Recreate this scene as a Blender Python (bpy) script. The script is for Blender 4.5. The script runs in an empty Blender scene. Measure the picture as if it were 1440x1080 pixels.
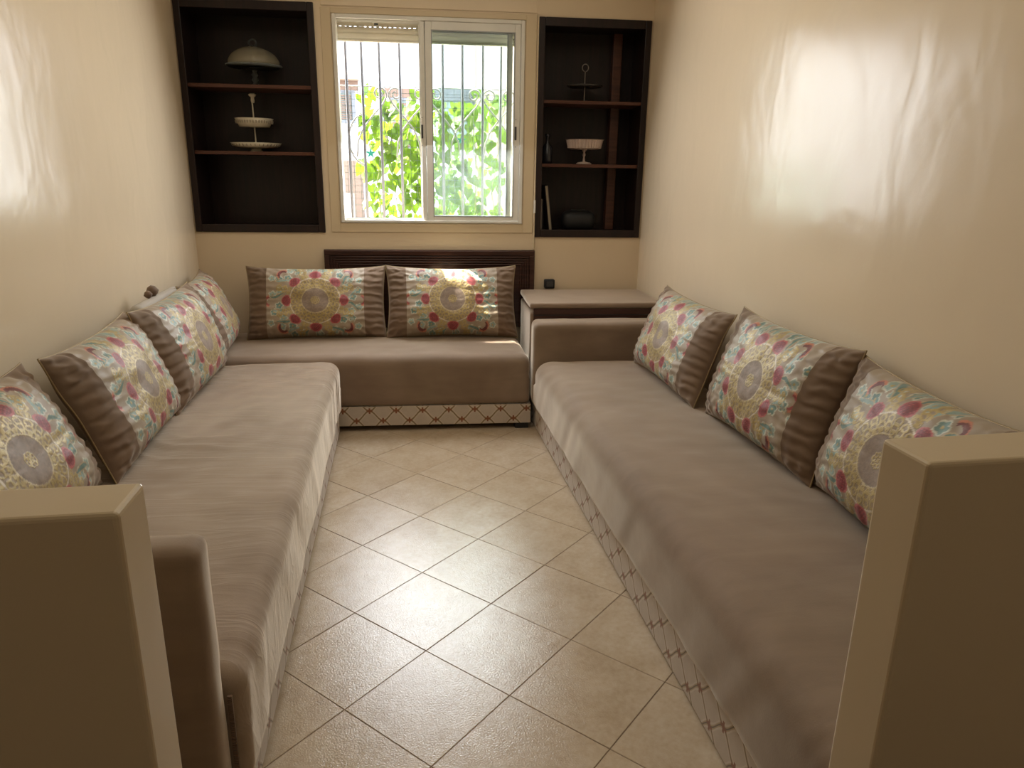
import bpy, bmesh, math, random
import numpy as np
from mathutils import Vector, Matrix
random.seed(4); rng = np.random.RandomState(7)
sc = bpy.context.scene
COL = sc.collection
rad = math.radians

# ------------------------------------------------------------------ camera
F_PX, PITCH, ROLL, YAW, CAM_H = 1022.2, 0.28582744, 0.0155181, 0.1095962, 1.45
fw = Vector((math.sin(YAW)*math.cos(PITCH), math.cos(YAW)*math.cos(PITCH), -math.sin(PITCH)))
rt = Vector((math.cos(YAW), -math.sin(YAW), 0)); up = rt.cross(fw)
rt2 = math.cos(ROLL)*rt + math.sin(ROLL)*up; up2 = -math.sin(ROLL)*rt + math.cos(ROLL)*up
cd = bpy.data.cameras.new('camera'); cam = bpy.data.objects.new('camera', cd); COL.objects.link(cam)
cd.sensor_fit = 'HORIZONTAL'; cd.sensor_width = 36; cd.lens = F_PX/1440*36; cd.clip_start = .02; cd.clip_end = 200
M3 = Matrix((rt2, up2, -fw)).transposed()
cam.matrix_world = Matrix.Translation((0, 0, CAM_H)) @ M3.to_4x4()
sc.camera = cam

# ------------------------------------------------------------------ world, sun, lights, exposure
sc.view_settings.view_transform = 'Standard'; sc.view_settings.look = 'None'
sc.view_settings.gamma = 1.0; sc.view_settings.use_curve_mapping = False
sc.view_settings.exposure = 1.14
sc.cycles.use_denoising = True
sc.cycles.max_bounces = 9; sc.cycles.diffuse_bounces = 5; sc.cycles.glossy_bounces = 4
sc.cycles.transmission_bounces = 6; sc.cycles.transparent_max_bounces = 12
sc.cycles.sample_clamp_indirect = 6; sc.cycles.caustics_reflective = False; sc.cycles.caustics_refractive = False
wd = bpy.data.worlds.new('sky'); sc.world = wd; wd.use_nodes = True
bg = wd.node_tree.nodes['Background']; bg.inputs['Color'].default_value = (.86, .93, 1, 1); bg.inputs['Strength'].default_value = 4.2

def light(name, typ, loc, energy, color=(1, 1, 1), **kw):
    l = bpy.data.lights.new(name, typ); o = bpy.data.objects.new(name, l); COL.objects.link(o)
    l.energy = energy; l.color = color; o.location = loc
    for k, v in kw.items(): setattr(l, k, v)
    return o
# sun: comes over the opposite house from the left, steep
sd = Vector((1.4, -1, 0)).normalized()*math.cos(rad(59)) + Vector((0, 0, -math.sin(rad(59))))
sun = light('sun', 'SUN', (-4, 6, 9), 27, (1, .93, .80), angle=rad(.8))
sun.rotation_euler = sd.to_track_quat('-Z', 'Y').to_euler()
# daylight entering at the upper half of the window
day = light('window_daylight', 'AREA', (0.0, 4.70, 1.71), 18.5, (.93, .96, 1), shape='RECTANGLE', size=1.08, size_y=1.12)
day.rotation_euler = Vector((0, -1, -.38)).to_track_quat('-Z', 'Y').to_euler()
# added soft fill under the ceiling, above the frame
room_fill = light('ceiling_fill', 'AREA', (-.02, 2.7, 2.70), 8.5, (1, .89, .72), shape='RECTANGLE', size=1.6, size_y=2.4)
# added weak fill behind the camera, in the unseen hall
hall = light('hall_fill', 'AREA', (.9, -1.1, 2.62), 3.6, (1, .90, .74), shape='RECTANGLE', size=2.2, size_y=1.6)

# ------------------------------------------------------------------ helpers
def obj(name, me, mat=None, parent=None, loc=None):
    if isinstance(me, bmesh.types.BMesh):
        m = bpy.data.meshes.new(name); me.to_mesh(m); me.free(); me = m
    o = bpy.data.objects.new(name, me); COL.objects.link(o)
    if mat is not None:
        if not me.materials: me.materials.append(mat)
    if parent is not None: o.parent = parent
    if loc is not None: o.location = loc
    return o
def tag(o, label, cat, group=None, kind=None):
    if label: o['label'] = label
    if cat: o['category'] = cat
    if group: o['group'] = group
    if kind: o['kind'] = kind
    return o
def thing(name, label, cat, loc=(0, 0, 0), rz=0, group=None):
    o = bpy.data.objects.new(name, None); COL.objects.link(o); o.location = loc; o.rotation_euler = (0, 0, rz)
    o.empty_display_size = .05
    return tag(o, label, cat, group)
def smooth(o, ang=None):
    me = o.data
    me.polygons.foreach_set('use_smooth', [True]*len(me.polygons))
    return o
def BM(): return bmesh.new()
def box(bm, x0, x1, y0, y1, z0, z1, bev=0, seg=2):
    vs = [bm.verts.new((x, y, z)) for z in (z0, z1) for y in (y0, y1) for x in (x0, x1)]
    fs = [bm.faces.new([vs[i] for i in f]) for f in ((0, 2, 3, 1), (4, 5, 7, 6), (0, 1, 5, 4), (2, 6, 7, 3), (0, 4, 6, 2), (1, 3, 7, 5))]
    if bev: bmesh.ops.bevel(bm, geom=list({e for f in fs for e in f.edges}), offset=bev, segments=seg, affect='EDGES', profile=.5)
    return bm
def hexa(bm, b, t, bev=0, seg=2):
    """prism with bottom quad b and top quad t, both counter-clockwise from above"""
    vb = [bm.verts.new(p) for p in b]; vt = [bm.verts.new(p) for p in t]
    fs = [bm.faces.new(vb[::-1]), bm.faces.new(vt)]
    for i in range(4): fs.append(bm.faces.new((vb[i], vb[(i+1) % 4], vt[(i+1) % 4], vt[i])))
    if bev: bmesh.ops.bevel(bm, geom=list({e for f in fs for e in f.edges}), offset=bev, segments=seg, affect='EDGES', profile=.5)
    return bm
def quadprism(q, z0, z1, bev=0, seg=2):
    return hexa(BM(), [(x, y, z0) for x, y in q], [(x, y, z1) for x, y in q], bev, seg)
def lathe(bm, prof, n=32, c=(0, 0, 0), close=False):
    rings = []
    for r, z in prof:
        if r < 1e-5: rings.append([bm.verts.new((c[0], c[1], c[2]+z))])
        else: rings.append([bm.verts.new((c[0]+r*math.cos(2*math.pi*i/n), c[1]+r*math.sin(2*math.pi*i/n), c[2]+z)) for i in range(n)])
    for a, b in zip(rings, rings[1:]):
        for i in range(n):
            j = (i+1) % n
            if len(a) == 1 and len(b) == 1: continue
            if len(a) == 1: bm.faces.new((a[0], b[j], b[i]))
            elif len(b) == 1: bm.faces.new((a[i], a[j], b[0]))
            else: bm.faces.new((a[i], a[j], b[j], b[i]))
    bmesh.ops.recalc_face_normals(bm, faces=bm.faces)
    return bm
def tube(bm, pts, r, n=8, closed=False):
    pts = [Vector(p) for p in pts]; N = len(pts); rings = []
    for i, p in enumerate(pts):
        a = pts[(i-1) % N] if (closed or i > 0) else p
        b = pts[(i+1) % N] if (closed or i < N-1) else p
        d = (b-a).normalized()
        u = d.cross(Vector((0, 1, 0)))
        if u.length < .2: u = d.cross(Vector((1, 0, 0)))
        u.normalize(); v = d.cross(u)
        rr = r[i] if isinstance(r, (list, tuple)) else r
        rings.append([bm.verts.new(p+rr*(math.cos(2*math.pi*k/n)*u+math.sin(2*math.pi*k/n)*v)) for k in range(n)])
    for i in range(N if closed else N-1):
        a, b = rings[i], rings[(i+1) % N]
        for k in range(n): bm.faces.new((a[k], a[(k+1) % n], b[(k+1) % n], b[k]))
    if not closed: bm.faces.new(rings[0][::-1]); bm.faces.new(rings[-1])
    return bm
def np_mesh(name, V, Fq):
    me = bpy.data.meshes.new(name); V = np.ascontiguousarray(V, np.float32); Fq = np.ascontiguousarray(Fq, np.int32)
    me.vertices.add(len(V)); me.vertices.foreach_set('co', V.ravel())
    me.loops.add(Fq.size); me.loops.foreach_set('vertex_index', Fq.ravel())
    me.polygons.add(len(Fq)); me.polygons.foreach_set('loop_start', np.arange(0, Fq.size, 4, dtype=np.int32))
    me.polygons.foreach_set('loop_total', np.full(len(Fq), 4, np.int32))
    me.polygons.foreach_set('use_smooth', np.ones(len(Fq), bool))
    me.update(calc_edges=True); me.validate()
    return me
def vnoise(x, y, seed=0):
    """smooth 2-D value noise"""
    r = np.random.RandomState(seed); T = r.rand(256, 256)
    xi = np.floor(x).astype(int); yi = np.floor(y).astype(int); fx = x-xi; fy = y-yi
    fx = fx*fx*(3-2*fx); fy = fy*fy*(3-2*fy)
    g = lambda a, b: T[a % 256, b % 256]
    return (g(xi, yi)*(1-fx)+g(xi+1, yi)*fx)*(1-fy)+(g(xi, yi+1)*(1-fx)+g(xi+1, yi+1)*fx)*fy

# ------------------------------------------------------------------ materials
class NT:
    def __init__(s, name):
        s.m = bpy.data.materials.new(name); s.m.use_nodes = True; s.t = s.m.node_tree
        s.b = s.t.nodes['Principled BSDF']; s.out = s.t.nodes['Material Output']
    def n(s, typ, **kw):
        n = s.t.nodes.new(typ)
        for k, v in kw.items():
            if k.startswith('_'): setattr(n, k[1:], v)
            else: s.inp(n, k.replace('__', ' '), v)
        return n
    def inp(s, n, k, v):
        k = int(k[1:]) if k[0] == 'i' and k[1:].isdigit() else k
        sock = n.inputs[k]
        if isinstance(v, bpy.types.NodeSocket): s.t.links.new(v, sock)
        elif isinstance(v, bpy.types.Node): s.t.links.new(v.outputs[0], sock)
        else: sock.default_value = v
    def set(s, **kw):
        for k, v in kw.items(): s.inp(s.b, k.replace('__', ' '), v)
        return s
    def math(s, op, a, b=0.0, c=0.0): return s.n('ShaderNodeMath', _operation=op, i0=a, i1=b, i2=c).outputs[0]
    def noise(s, scale, vec=None, detail=3, rough=.5, dist=0):
        n = s.n('ShaderNodeTexNoise', Scale=scale, Detail=detail, Roughness=rough, Distortion=dist)
        if vec is not None: s.inp(n, 'Vector', vec)
        return n.outputs['Fac']
    def coord(s, kind='Object', scale=(1, 1, 1), rot=(0, 0, 0)):
        tc = s.n('ShaderNodeTexCoord'); mp = s.n('ShaderNodeMapping', Vector=tc.outputs[kind])
        mp.inputs['Scale'].default_value = scale; mp.inputs['Rotation'].default_value = rot
        return mp.outputs[0]
    def ramp(s, fac, stops):
        r = s.n('ShaderNodeValToRGB', Fac=fac); e = r.color_ramp.elements
        while len(e) < len(stops): e.new(.5)
        for q, (p, c) in zip(e, stops): q.position = p; q.color = (*c, 1) if len(c) == 3 else c
        return r.outputs[0]
    def mix(s, fac, a, b, mode='MIX'):
        n = s.n('ShaderNodeMix', _data_type='RGBA', _blend_type=mode)
        s.inp(n, 'i0', fac)
        for i, v in ((6, a), (7, b)):
            if isinstance(v, bpy.types.NodeSocket): s.t.links.new(v, n.inputs[i])
            else: n.inputs[i].default_value = (*v, 1) if len(v) == 3 else v
        return n.outputs[2]
    def bump(s, h, strength=.3, dist=.01, normal=None):
        n = s.n('ShaderNodeBump', Strength=strength, Distance=dist, Height=h)
        if normal is not None: s.inp(n, 'Normal', normal)
        s.inp(s.b, 'Normal', n.outputs[0]); return n.outputs[0]
def simple(name, col, rough=.5, metal=0, bumpscale=0, bs=.1, **kw):
    m = NT(name); v = m.coord()
    c = m.mix(m.noise(9, v, 4), tuple(x*.88 for x in col), tuple(min(1, x*1.1) for x in col))
    m.set(Base__Color=c, Roughness=rough, Metallic=metal, **kw)
    if bumpscale: m.bump(m.noise(bumpscale, v, 3), bs, .003)
    return m.m
def mat_paint(name, col, rough=.2, wav=.35):
    m = NT(name); v = m.coord()
    big = m.noise(2.2, v, 3, .5); c = m.mix(big, tuple(x*.93 for x in col), col)
    m.set(Base__Color=c, Roughness=m.math('ADD', m.math('MULTIPLY', m.noise(3, v, 2), .10), rough-.05), Specular__IOR__Level=.22)
    w1 = m.noise(5.5, m.coord(scale=(1, 1, .6)), 2, .5, .4); w2 = m.noise(60, v, 2)
    m.bump(m.math('ADD', w1, m.math('MULTIPLY', w2, .045)), wav, .012)
    return m.m
PAINT = mat_paint('cream_gloss_paint', (.68, .56, .40), .22)
PAINT2 = mat_paint('cream_enamel_low_wall', (.60, .49, .33), .30, .12)
CEIL = simple('ceiling_white', (.72, .68, .58), .8)
HALL = simple('hall_plaster', (.42, .36, .27), .7)
def mat_tile():
    m = NT('beige_ceramic_tile'); v = m.coord()
    oi = m.n('ShaderNodeObjectInfo'); off = m.n('ShaderNodeVectorMath', _operation='SCALE'); m.inp(off, 'i0', oi.outputs['Location']); off.inputs['Scale'].default_value = 3.7
    va = m.n('ShaderNodeVectorMath', _operation='ADD'); m.inp(va, 'i0', v); m.inp(va, 'i1', off.outputs[0]); v = va.outputs[0]
    n1 = m.noise(9, v, 5, .62); n2 = m.noise(55, v, 3, .6); n3 = m.noise(3, v, 2)
    f = m.math('ADD', m.math('MULTIPLY', n1, .5), m.math('ADD', m.math('MULTIPLY', n2, .33), m.math('MULTIPLY', n3, .2)))
    c = m.ramp(f, [(.34, (.36, .27, .18)), (.50, (.46, .365, .262)), (.68, (.54, .45, .345))])
    c = m.mix(m.math('MULTIPLY', oi.outputs['Random'], .22), c, (.42, .32, .20))
    m.set(Base__Color=c, Roughness=.10, Specular__IOR__Level=.6)
    g = m.noise(210, v, 2, .6); m.bump(m.math('ADD', g, m.math('MULTIPLY', m.noise(7, v), .8)), .30, .003)
    return m.m
TILE = mat_tile()
GROUT = simple('brown_grout', (.16, .11, .07), .8)
def mat_velvet(name, col, lite, wr=0.0, ws=(1, 1, 1), sheen=.5, bumpk=.25):
    m = NT(name); v = m.coord()
    pat = m.noise(2.6, v, 3, .55, .6); st = m.noise(16, m.coord(scale=(.22, 1, 1)), 3, .6, .5); fine = m.noise(240, v, 2)
    f = m.math('ADD', m.math('MULTIPLY', pat, .65), m.math('MULTIPLY', st, .35))
    c = m.ramp(f, [(.34, col), (.52, tuple((a+b)/2 for a, b in zip(col, lite))), (.68, lite)])
    c = m.mix(m.math('MULTIPLY', m.noise(1.7, v, 1), .25), c, (.40, .25, .20))
    m.set(Base__Color=c, Roughness=.78, Specular__IOR__Level=.25, Sheen__Weight=sheen, Sheen__Roughness=.38)
    m.inp(m.b, 'Sheen Tint', (.95, .84, .70, 1))
    h = m.math('MULTIPLY', fine, .05)
    if wr:
        w = m.noise(4.2, m.coord(scale=ws), 3, .5, 1.3)
        rid = m.math('POWER', m.math('SUBTRACT', 1.0, m.math('ABSOLUTE', m.math('MULTIPLY', m.math('SUBTRACT', w, .5), 4.0))), 3.0)
        h = m.math('ADD', h, m.math('MULTIPLY', rid, wr))
    m.bump(m.math('ADD', h, m.math('MULTIPLY', m.noise(7, v, 3), .25)), bumpk, .02)
    return m.m
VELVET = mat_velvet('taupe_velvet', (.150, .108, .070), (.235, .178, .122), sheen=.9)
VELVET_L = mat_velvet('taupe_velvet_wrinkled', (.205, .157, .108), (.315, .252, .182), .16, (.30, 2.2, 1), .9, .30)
VELVET_D = mat_velvet('dark_taupe_velvet', (.105, .070, .045), (.175, .125, .085), 0, (1, 1, 1), .35)
VELVET_C = mat_velvet('cushion_velvet', (.105, .070, .042), (.185, .132, .084), 0, (1, 1, 1), .4)
def mat_ogee():
    m = NT('ogee_base_fabric'); at = m.n('ShaderNodeUVMap'); sx = m.n('ShaderNodeSeparateXYZ', Vector=at.outputs[0])
    u, z = sx.outputs[0], sx.outputs[1]                      # metres along the base, metres up
    P, R_ = .150, .118
    th = m.math('COSINE', m.math('MULTIPLY', u, 2*math.pi/P))
    def curve(sgn, off):                                     # distance to the nearest of a family of waves
        w = m.math('MULTIPLY', th, sgn*R_/4)
        q = m.math('DIVIDE', m.math('SUBTRACT', m.math('SUBTRACT', z, w), off), R_)
        fr = m.math('ABSOLUTE', m.math('SUBTRACT', m.math('FRACT', m.math('ADD', q, 100.5)), .5))
        return m.math('MULTIPLY', fr, R_)
    d = m.math('MINIMUM', curve(1, 0), curve(-1, R_/2))
    line = m.math('LESS_THAN', d, .0030); halo = m.math('LESS_THAN', d, .0075)
    # knots where the waves touch
    ux = m.math('ABSOLUTE', m.math('SUBTRACT', m.math('FRACT', m.math('ADD', m.math('DIVIDE', u, P/2), .5)), .5))
    ux = m.math('MULTIPLY', ux, P/2)
    even = m.math('LESS_THAN', m.math('ABSOLUTE', m.math('SUBTRACT', m.math('FRACT', m.math('ADD', m.math('DIVIDE', u, P), .25)), .25)), .25)
    zz = m.math('SUBTRACT', z, m.math('MULTIPLY', m.math('SUBTRACT', m.math('MULTIPLY', even, 2.0), 1.0), R_/4))
    uz = m.math('MULTIPLY', m.math('ABSOLUTE', m.math('SUBTRACT', m.math('FRACT', m.math('ADD', m.math('DIVIDE', zz, R_), 100.5)), .5)), R_)
    rr = m.math('SQRT', m.math('ADD', m.math('MULTIPLY', ux, ux), m.math('MULTIPLY', uz, uz)))
    cross = m.math('MULTIPLY', m.math('LESS_THAN', m.math('MINIMUM', ux, uz), .005), m.math('LESS_THAN', rr, .017))
    knot = m.math('MAXIMUM', m.math('LESS_THAN', rr, .009), cross)
    v = m.coord(); base = m.mix(m.noise(30, v, 3), (.50, .43, .36), (.62, .55, .47))
    c = m.mix(m.math('MULTIPLY', m.math('GREATER_THAN', d, .015), .22), base, (.24, .17, .11))
    c = m.mix(halo, c, (.40, .31, .19)); c = m.mix(line, c, (.15, .105, .06)); c = m.mix(knot, c, (.22, .08, .035))
    m.set(Base__Color=c, Roughness=.65, Sheen__Weight=.2)
    m.bump(m.math('ADD', m.math('MULTIPLY', m.noise(300, v, 2), .4), m.math('MULTIPLY', halo, .7)), .3, .002)
    return m.m
OGEE = mat_ogee()
def mat_wood(name, a, b, rough=.3, ax=(1, 14, 14)):
    m = NT(name); v = m.coord(scale=ax)
    n = m.noise(2.2, v, 5, .6, 1.2); c = m.ramp(n, [(.3, a), (.7, b)])
    m.set(Base__Color=c, Roughness=rough); m.bump(n, .08, .004); m.b.inputs['Coat Weight'].default_value = .05; m.b.inputs['Specular IOR Level'].default_value = .3
    return m.m
WOOD = mat_wood('dark_stained_wood', (.009, .005, .004), (.020, .009, .007), .45, (14, 14, 1))
WOODS = mat_wood('shelf_red_wood', (.055, .020, .012), (.11, .042, .025), .35)
HEADW = mat_wood('headboard_wood', (.030, .013, .010), (.062, .026, .019), .25, (1, 14, 14))
ALU = simple('white_lacquered_aluminium', (.66, .64, .58), .32)
ALUG = simple('grey_rubber_seal', (.30, .31, .31), .5)
SLAT = simple('beige_shutter_slat', (.78, .73, .60), .45)
DARKM = simple('dark_latch_plastic', (.045, .045, .045), .4)
BLACK = simple('black_plastic', (.006, .006, .007), .6)
PORC = simple('ivory_porcelain', (.56, .50, .38), .25)
PORCR = simple('pinkish_porcelain', (.46, .36, .31), .3)
WIRE = simple('thin_silver_wire', (.30, .27, .24), .3, .9)
GOLD = simple('gold_braid', (.30, .22, .11), .5, .25, 300, .6)
BAR = simple('grey_painted_iron', (.17, .18, .22), .5)
SCROLL = simple('white_painted_iron', (.36, .37, .36), .5)
MESHW = simple('grey_wire_netting', (.12, .16, .15), .5)
TEAL = simple('teal_plastic_clip', (.03, .36, .30), .5)
STEM = simple('vine_stem', (.28, .30, .12), .6)
def mat_leaf():
    m = NT('heart_leaf'); oi = m.n('ShaderNodeObjectInfo'); v = m.coord()
    c = m.ramp(oi.outputs['Random'], [(.0, (.04, .10, .012)), (.45, (.065, .15, .015)), (.8, (.11, .19, .02)), (1, (.16, .15, .04))])
    c = m.mix(m.math('MULTIPLY', m.noise(40, v, 3), .5), c, (.10, .17, .03))
    m.set(Base__Color=c, Roughness=.45)
    tr = m.n('ShaderNodeBsdfTranslucent'); m.inp(tr, 'Color', m.mix(.6, c, (.20, .34, .02)))
    mx = m.n('ShaderNodeMixShader', Fac=.55); m.t.links.new(m.b.outputs[0], mx.inputs[1]); m.t.links.new(tr.outputs[0], mx.inputs[2])
    m.t.links.new(mx.outputs[0], m.out.inputs[0]); return m.m
LEAF = mat_leaf()
def mat_glass(name, col=(1, 1, 1), rough=0.0, dusty=0.0, rf=.10):
    m = NT(name); tr = m.n('ShaderNodeBsdfTransparent'); tr.inputs[0].default_value = (*col, 1)
    gl = m.n('ShaderNodeBsdfGlossy', Roughness=.02)
    fr = m.n('ShaderNodeFresnel', IOR=1.45); mx = m.n('ShaderNodeMixShader', Fac=fr.outputs[0])
    m.t.links.new(tr.outputs[0], mx.inputs[1]); m.t.links.new(gl.outputs[0], mx.inputs[2]); last = mx
    if dusty:
        df = m.n('ShaderNodeBsdfTranslucent'); df.inputs[0].default_value = (.8, .85, .85, 1)
        v = m.coord(); k = m.math('MULTIPLY', m.math('ADD', m.noise(3, v, 3), m.math('MULTIPLY', m.noise(90, v, 3), .3)), dusty)
        m2 = m.n('ShaderNodeMixShader', Fac=k); m.t.links.new(mx.outputs[0], m2.inputs[1]); m.t.links.new(df.outputs[0], m2.inputs[2]); last = m2
    m.t.links.new(last.outputs[0], m.out.inputs[0]); return m.m
GLASS = mat_glass('dusty_window_glass', (.93, .97, .95), dusty=.022)
CRYSTAL = mat_glass('clear_glassware', (.62, .60, .52), dusty=.9)

# ------------------------------------------------------------------ room shell
TS = .035                                   # the side walls drift this much in x per metre of y
WL = lambda y: -1.46+TS*(4.75-y)
WR = lambda y: 1.355+TS*(4.75-y)
YB, YN, ZC = 4.75, -2.6, 2.75
def struct(name, bm, mat, parent=None):
    o = obj(name, bm, mat, parent)
    if parent is None: o['kind'] = 'structure'
    return o
floor = struct('floor', quadprism([(WL(YN), YN), (WR(YN), YN), (WR(YB), YB), (WL(YB), YB)], -.12, -.0015), GROUT)
struct('ceiling', quadprism([(WL(YN)-.2, YN-.2), (WR(YN)+.2, YN-.2), (WR(YB)+.2, YB+.2), (WL(YB)-.2, YB+.2)], ZC, ZC+.15), CEIL)
struct('wall_left', quadprism([(WL(YN)-.2, YN), (WL(YN), YN), (WL(YB), YB), (WL(YB)-.2, YB)], -.12, ZC), PAINT)
struct('wall_right', quadprism([(WR(YN), YN), (WR(YN)+.2, YN), (WR(YB)+.2, YB), (WR(YB), YB)], -.12, ZC), PAINT)
struct('wall_front', box(BM(), WL(YN)-.2, WR(YN)+.2, YN-.2, YN, -.12, ZC), HALL)
# back wall with its three openings
WINX, WINZ = (-.57, .57), (1.12, 2.335)
CLX, CLZ = (-1.448, -.672), (1.07, 2.352)
CRX, CRZ = (.655, 1.342), (1.05, 2.322)
bm = BM()
xs = [WL(YB)-.2, CLX[0], CLX[1], WINX[0], WINX[1], CRX[0], CRX[1], WR(YB)+.2]
def wcell(x0, x1, z0, z1): box(bm, x0, x1, YB, YB+.20, z0, z1)
for i, hole in enumerate([None, CLZ, None, WINZ, None, CRZ, None]):
    if hole is None: wcell(xs[i], xs[i+1], -.12, ZC)
    else: wcell(xs[i], xs[i+1], -.12, hole[0]); wcell(xs[i], xs[i+1], hole[1], ZC)
bmesh.ops.remove_doubles(bm, verts=bm.verts, dist=1e-5)
inner = [f for f in bm.faces if f.calc_area() > 0 and abs(f.normal.x) > .9 and sum(1 for g in bm.faces if (g.calc_center_median()-f.calc_center_median()).length < 1e-5) > 1]
bmesh.ops.delete(bm, geom=inner, context='FACES_ONLY')
struct('wall_back', bm, PAINT)
# tiles laid on the diagonal
ga, s = 0.82209809, .22698729*1.45; ox, oy = -.01726046*1.45, 1.03590623*1.45
e1 = (math.cos(ga), math.sin(ga)); e2 = (-math.sin(ga), math.cos(ga))
hs = s/2-.0010
tb = BM(); box(tb, -hs, hs, -hs, hs, -.008, 0, .0012, 1)
tm = bpy.data.meshes.new('tile'); tb.to_mesh(tm); tb.free(); tm.materials.append(TILE)
for i in range(-14, 16):
    for j in range(-14, 16):
        cx = ox+s*((i+.5)*e1[0]+(j+.5)*e2[0]); cy = oy+s*((i+.5)*e1[1]+(j+.5)*e2[1])
        if .95 < cy < 4.5 and WL(cy)+.24 < cx < WR(cy)-.24:
            o = obj('tile', tm, None, floor, (cx, cy, random.uniform(-.0003, .0003))); o.rotation_euler = (random.uniform(-.0012, .0012), random.uniform(-.0012, .0012), ga)
# low partition walls in front
def lowwall(name, q):
    bm = quadprism(q, 0, 1.10, .006, 3); struct(name, bm, PAINT2)
lowwall('wall_front_left', [(WL(.7)+.001, .672), (-.332, .729), (-.335, .811), (WL(.75)+.001, .757)])
lowwall('wall_front_right', [(.624, .797), (WR(.85)-.001, .856), (WR(.9)-.001, .950), (.618, .890)])

# trims: shutter-box cover above the window, narrow strip beside the right niche, casing round the window
bm = BM(); box(bm, -.628, .640, YB-.007, YB-.0005, 2.352, 2.745, .002, 1); struct('trim_1', bm, PAINT)
bm = BM()
for a in ((-.632, -.575, 1.062, 2.343), (.575, .640, 1.062, 2.343), (-.575, .575, 1.062, 1.118), (-.575, .575, 2.312, 2.343)):
    box(bm, a[0], a[1], YB-.006, YB-.0005, a[2], a[3], .002, 1)
struct('trim_2', bm, PAINT2)
bm = BM(); box(bm, .644, .653, YB-.012, YB-.0005, .96, 2.345, .002, 1); t3 = struct('trim_3', bm, PAINT2)
bm = BM(); tube(bm, [(.6485, YB-.016, 1.19), (.6485, YB-.016, 1.27)], .0065, 10); obj('hinge', bm, ALU, t3)

# ------------------------------------------------------------------ window
win = thing('window_1', None, None); win['kind'] = 'structure'
def frame(bm, x0, x1, z0, z1, y0, y1, wl, wr, wb, wt, bev=.003):
    box(bm, x0, x0+wl, y0, y1, z0, z1, bev); box(bm, x1-wr, x1, y0, y1, z0, z1, bev)
    box(bm, x0+wl, x1-wr, y0, y1, z0, z0+wb, bev); box(bm, x0+wl, x1-wr, y0, y1, z1-wt, z1, bev)
bm = BM(); frame(bm, -.568, .568, 1.122, 2.31, YB-.012, YB+.07, .022, .022, .016, .022); obj('window_frame', bm, ALU, win)
bm = BM()
for y in (YB+.008, YB+.033, YB+.060): box(bm, -.545, .545, y, y+.003, 1.138, 1.146); box(bm, -.545, .545, y, y+.003, 2.278, 2.288)
obj('track', bm, ALU, win)
def sash(name, x0, x1, y, wl, wr, z0=1.136, z1=2.288, gl=GLASS, label=None):
    bm = BM(); frame(bm, x0, x1, z0, z1, y, y+.024, wl, wr, .028, .048); o = obj(name, bm, ALU, win)
    if label: o['label'] = label
    bm = BM(); frame(bm, x0+wl-.003, x1-wr+.003, z0+.025, z1-.045, y-.0008, y+.02, .006, .006, .006, .006, 0); obj('seal', bm, ALUG, o)
    bm = BM(); box(bm, x0+wl+.001, x1-wr-.001, y+.010, y+.014, z0+.029, z1-.049); g = obj('glass_pane', bm, gl, o)
    return o
sa = sash('sash', -.031, .545, YB-.006, .040, .036, label='front sliding sash closing the right half')
sb = sash('sash', -.069, .500, YB+.036, .036, .030, label='rear sliding sash pushed behind the front one')
for x in (-.056, .520):
    bm = BM(); box(bm, x-.006, x+.006, YB-.011, YB-.004, 1.63, 1.71, .003)
    for z in (1.59, 1.75): lathe(bm, [(0, -.002), (.003, -.002), (.003, .002), (0, .002)], 8, (x, YB-.010, z))
    obj('latch', bm, DARKM, sa if x > 0 else sb)
bm = BM(); box(bm, -.060, -.034, YB-.002, YB+.034, 1.138, 2.286, .002); obj('interlock_stile', bm, ALU, sb)

# roller shutter drawn up
sh = thing('roller_shutter', 'beige roller shutter rolled up above the window opening', 'shutter', (0, 0, 0))
for k in range(4):
    z = 2.192+k*.038
    bm = BM()
    P = [(0, 0), (-.006, .004), (-.008, .016), (-.006, .029), (0, .033)]
    bot = [(x, YB+.115+y, z+h) for x in (-.558, .558) for (y, h) in P]
    vs = [bm.verts.new(p) for p in bot]; n = len(P)
    vb = [bm.verts.new((x, YB+.124, z+h)) for x in (-.558, .558) for (_, h) in P]
    for i in range(n-1):
        bm.faces.new((vs[i], vs[i+1], vs[n+i+1], vs[n+i])); bm.faces.new((vb[i], vb[n+i], vb[n+i+1], vb[i+1]))
    for a in (0, n): bm.faces.new([vs[a+i] for i in range(n)]+[vb[a+n-1-i] for i in range(n)])
    bm.faces.new((vs[0], vs[n], vb[n], vb[0])); bm.faces.new((vs[n-1], vb[n-1], vb[2*n-1], vs[2*n-1]))
    bmesh.ops.recalc_face_normals(bm, faces=bm.faces)
    obj('slat', bm, SLAT, sh)
bm = BM()
for i in range(38):
    for k in range(3):
        if k == 1: box(bm, -.556+i*.0295, -.556+i*.0295+.015, YB+.1165, YB+.1215, 2.2245+k*.038, 2.2305+k*.038)
        else: box(bm, -.556+i*.0295, -.556+i*.0295+.0296, YB+.1165, YB+.1215, 2.2245+k*.038, 2.2305+k*.038)
obj('slat_link', bm, SLAT, sh)['kind'] = 'stuff'
bm = BM(); box(bm, -.558, .558, YB+.108, YB+.126, 2.182, 2.1925, .002); obj('bottom_rail', bm, SLAT, sh)
bm = BM(); lathe(bm, [(0, -.01), (.012, -.01), (.012, .01), (0, .01)], 12, (-.32, YB+.100, 2.285)); obj('stopper', bm, DARKM, sh)
for x0, x1 in ((-.5695, -.558), (.558, .5695)):
    bm = BM(); box(bm, x0, x1, YB+.075, YB+.15, 1.13, 2.334); obj('guide_rail', bm, ALU, sh)

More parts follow.
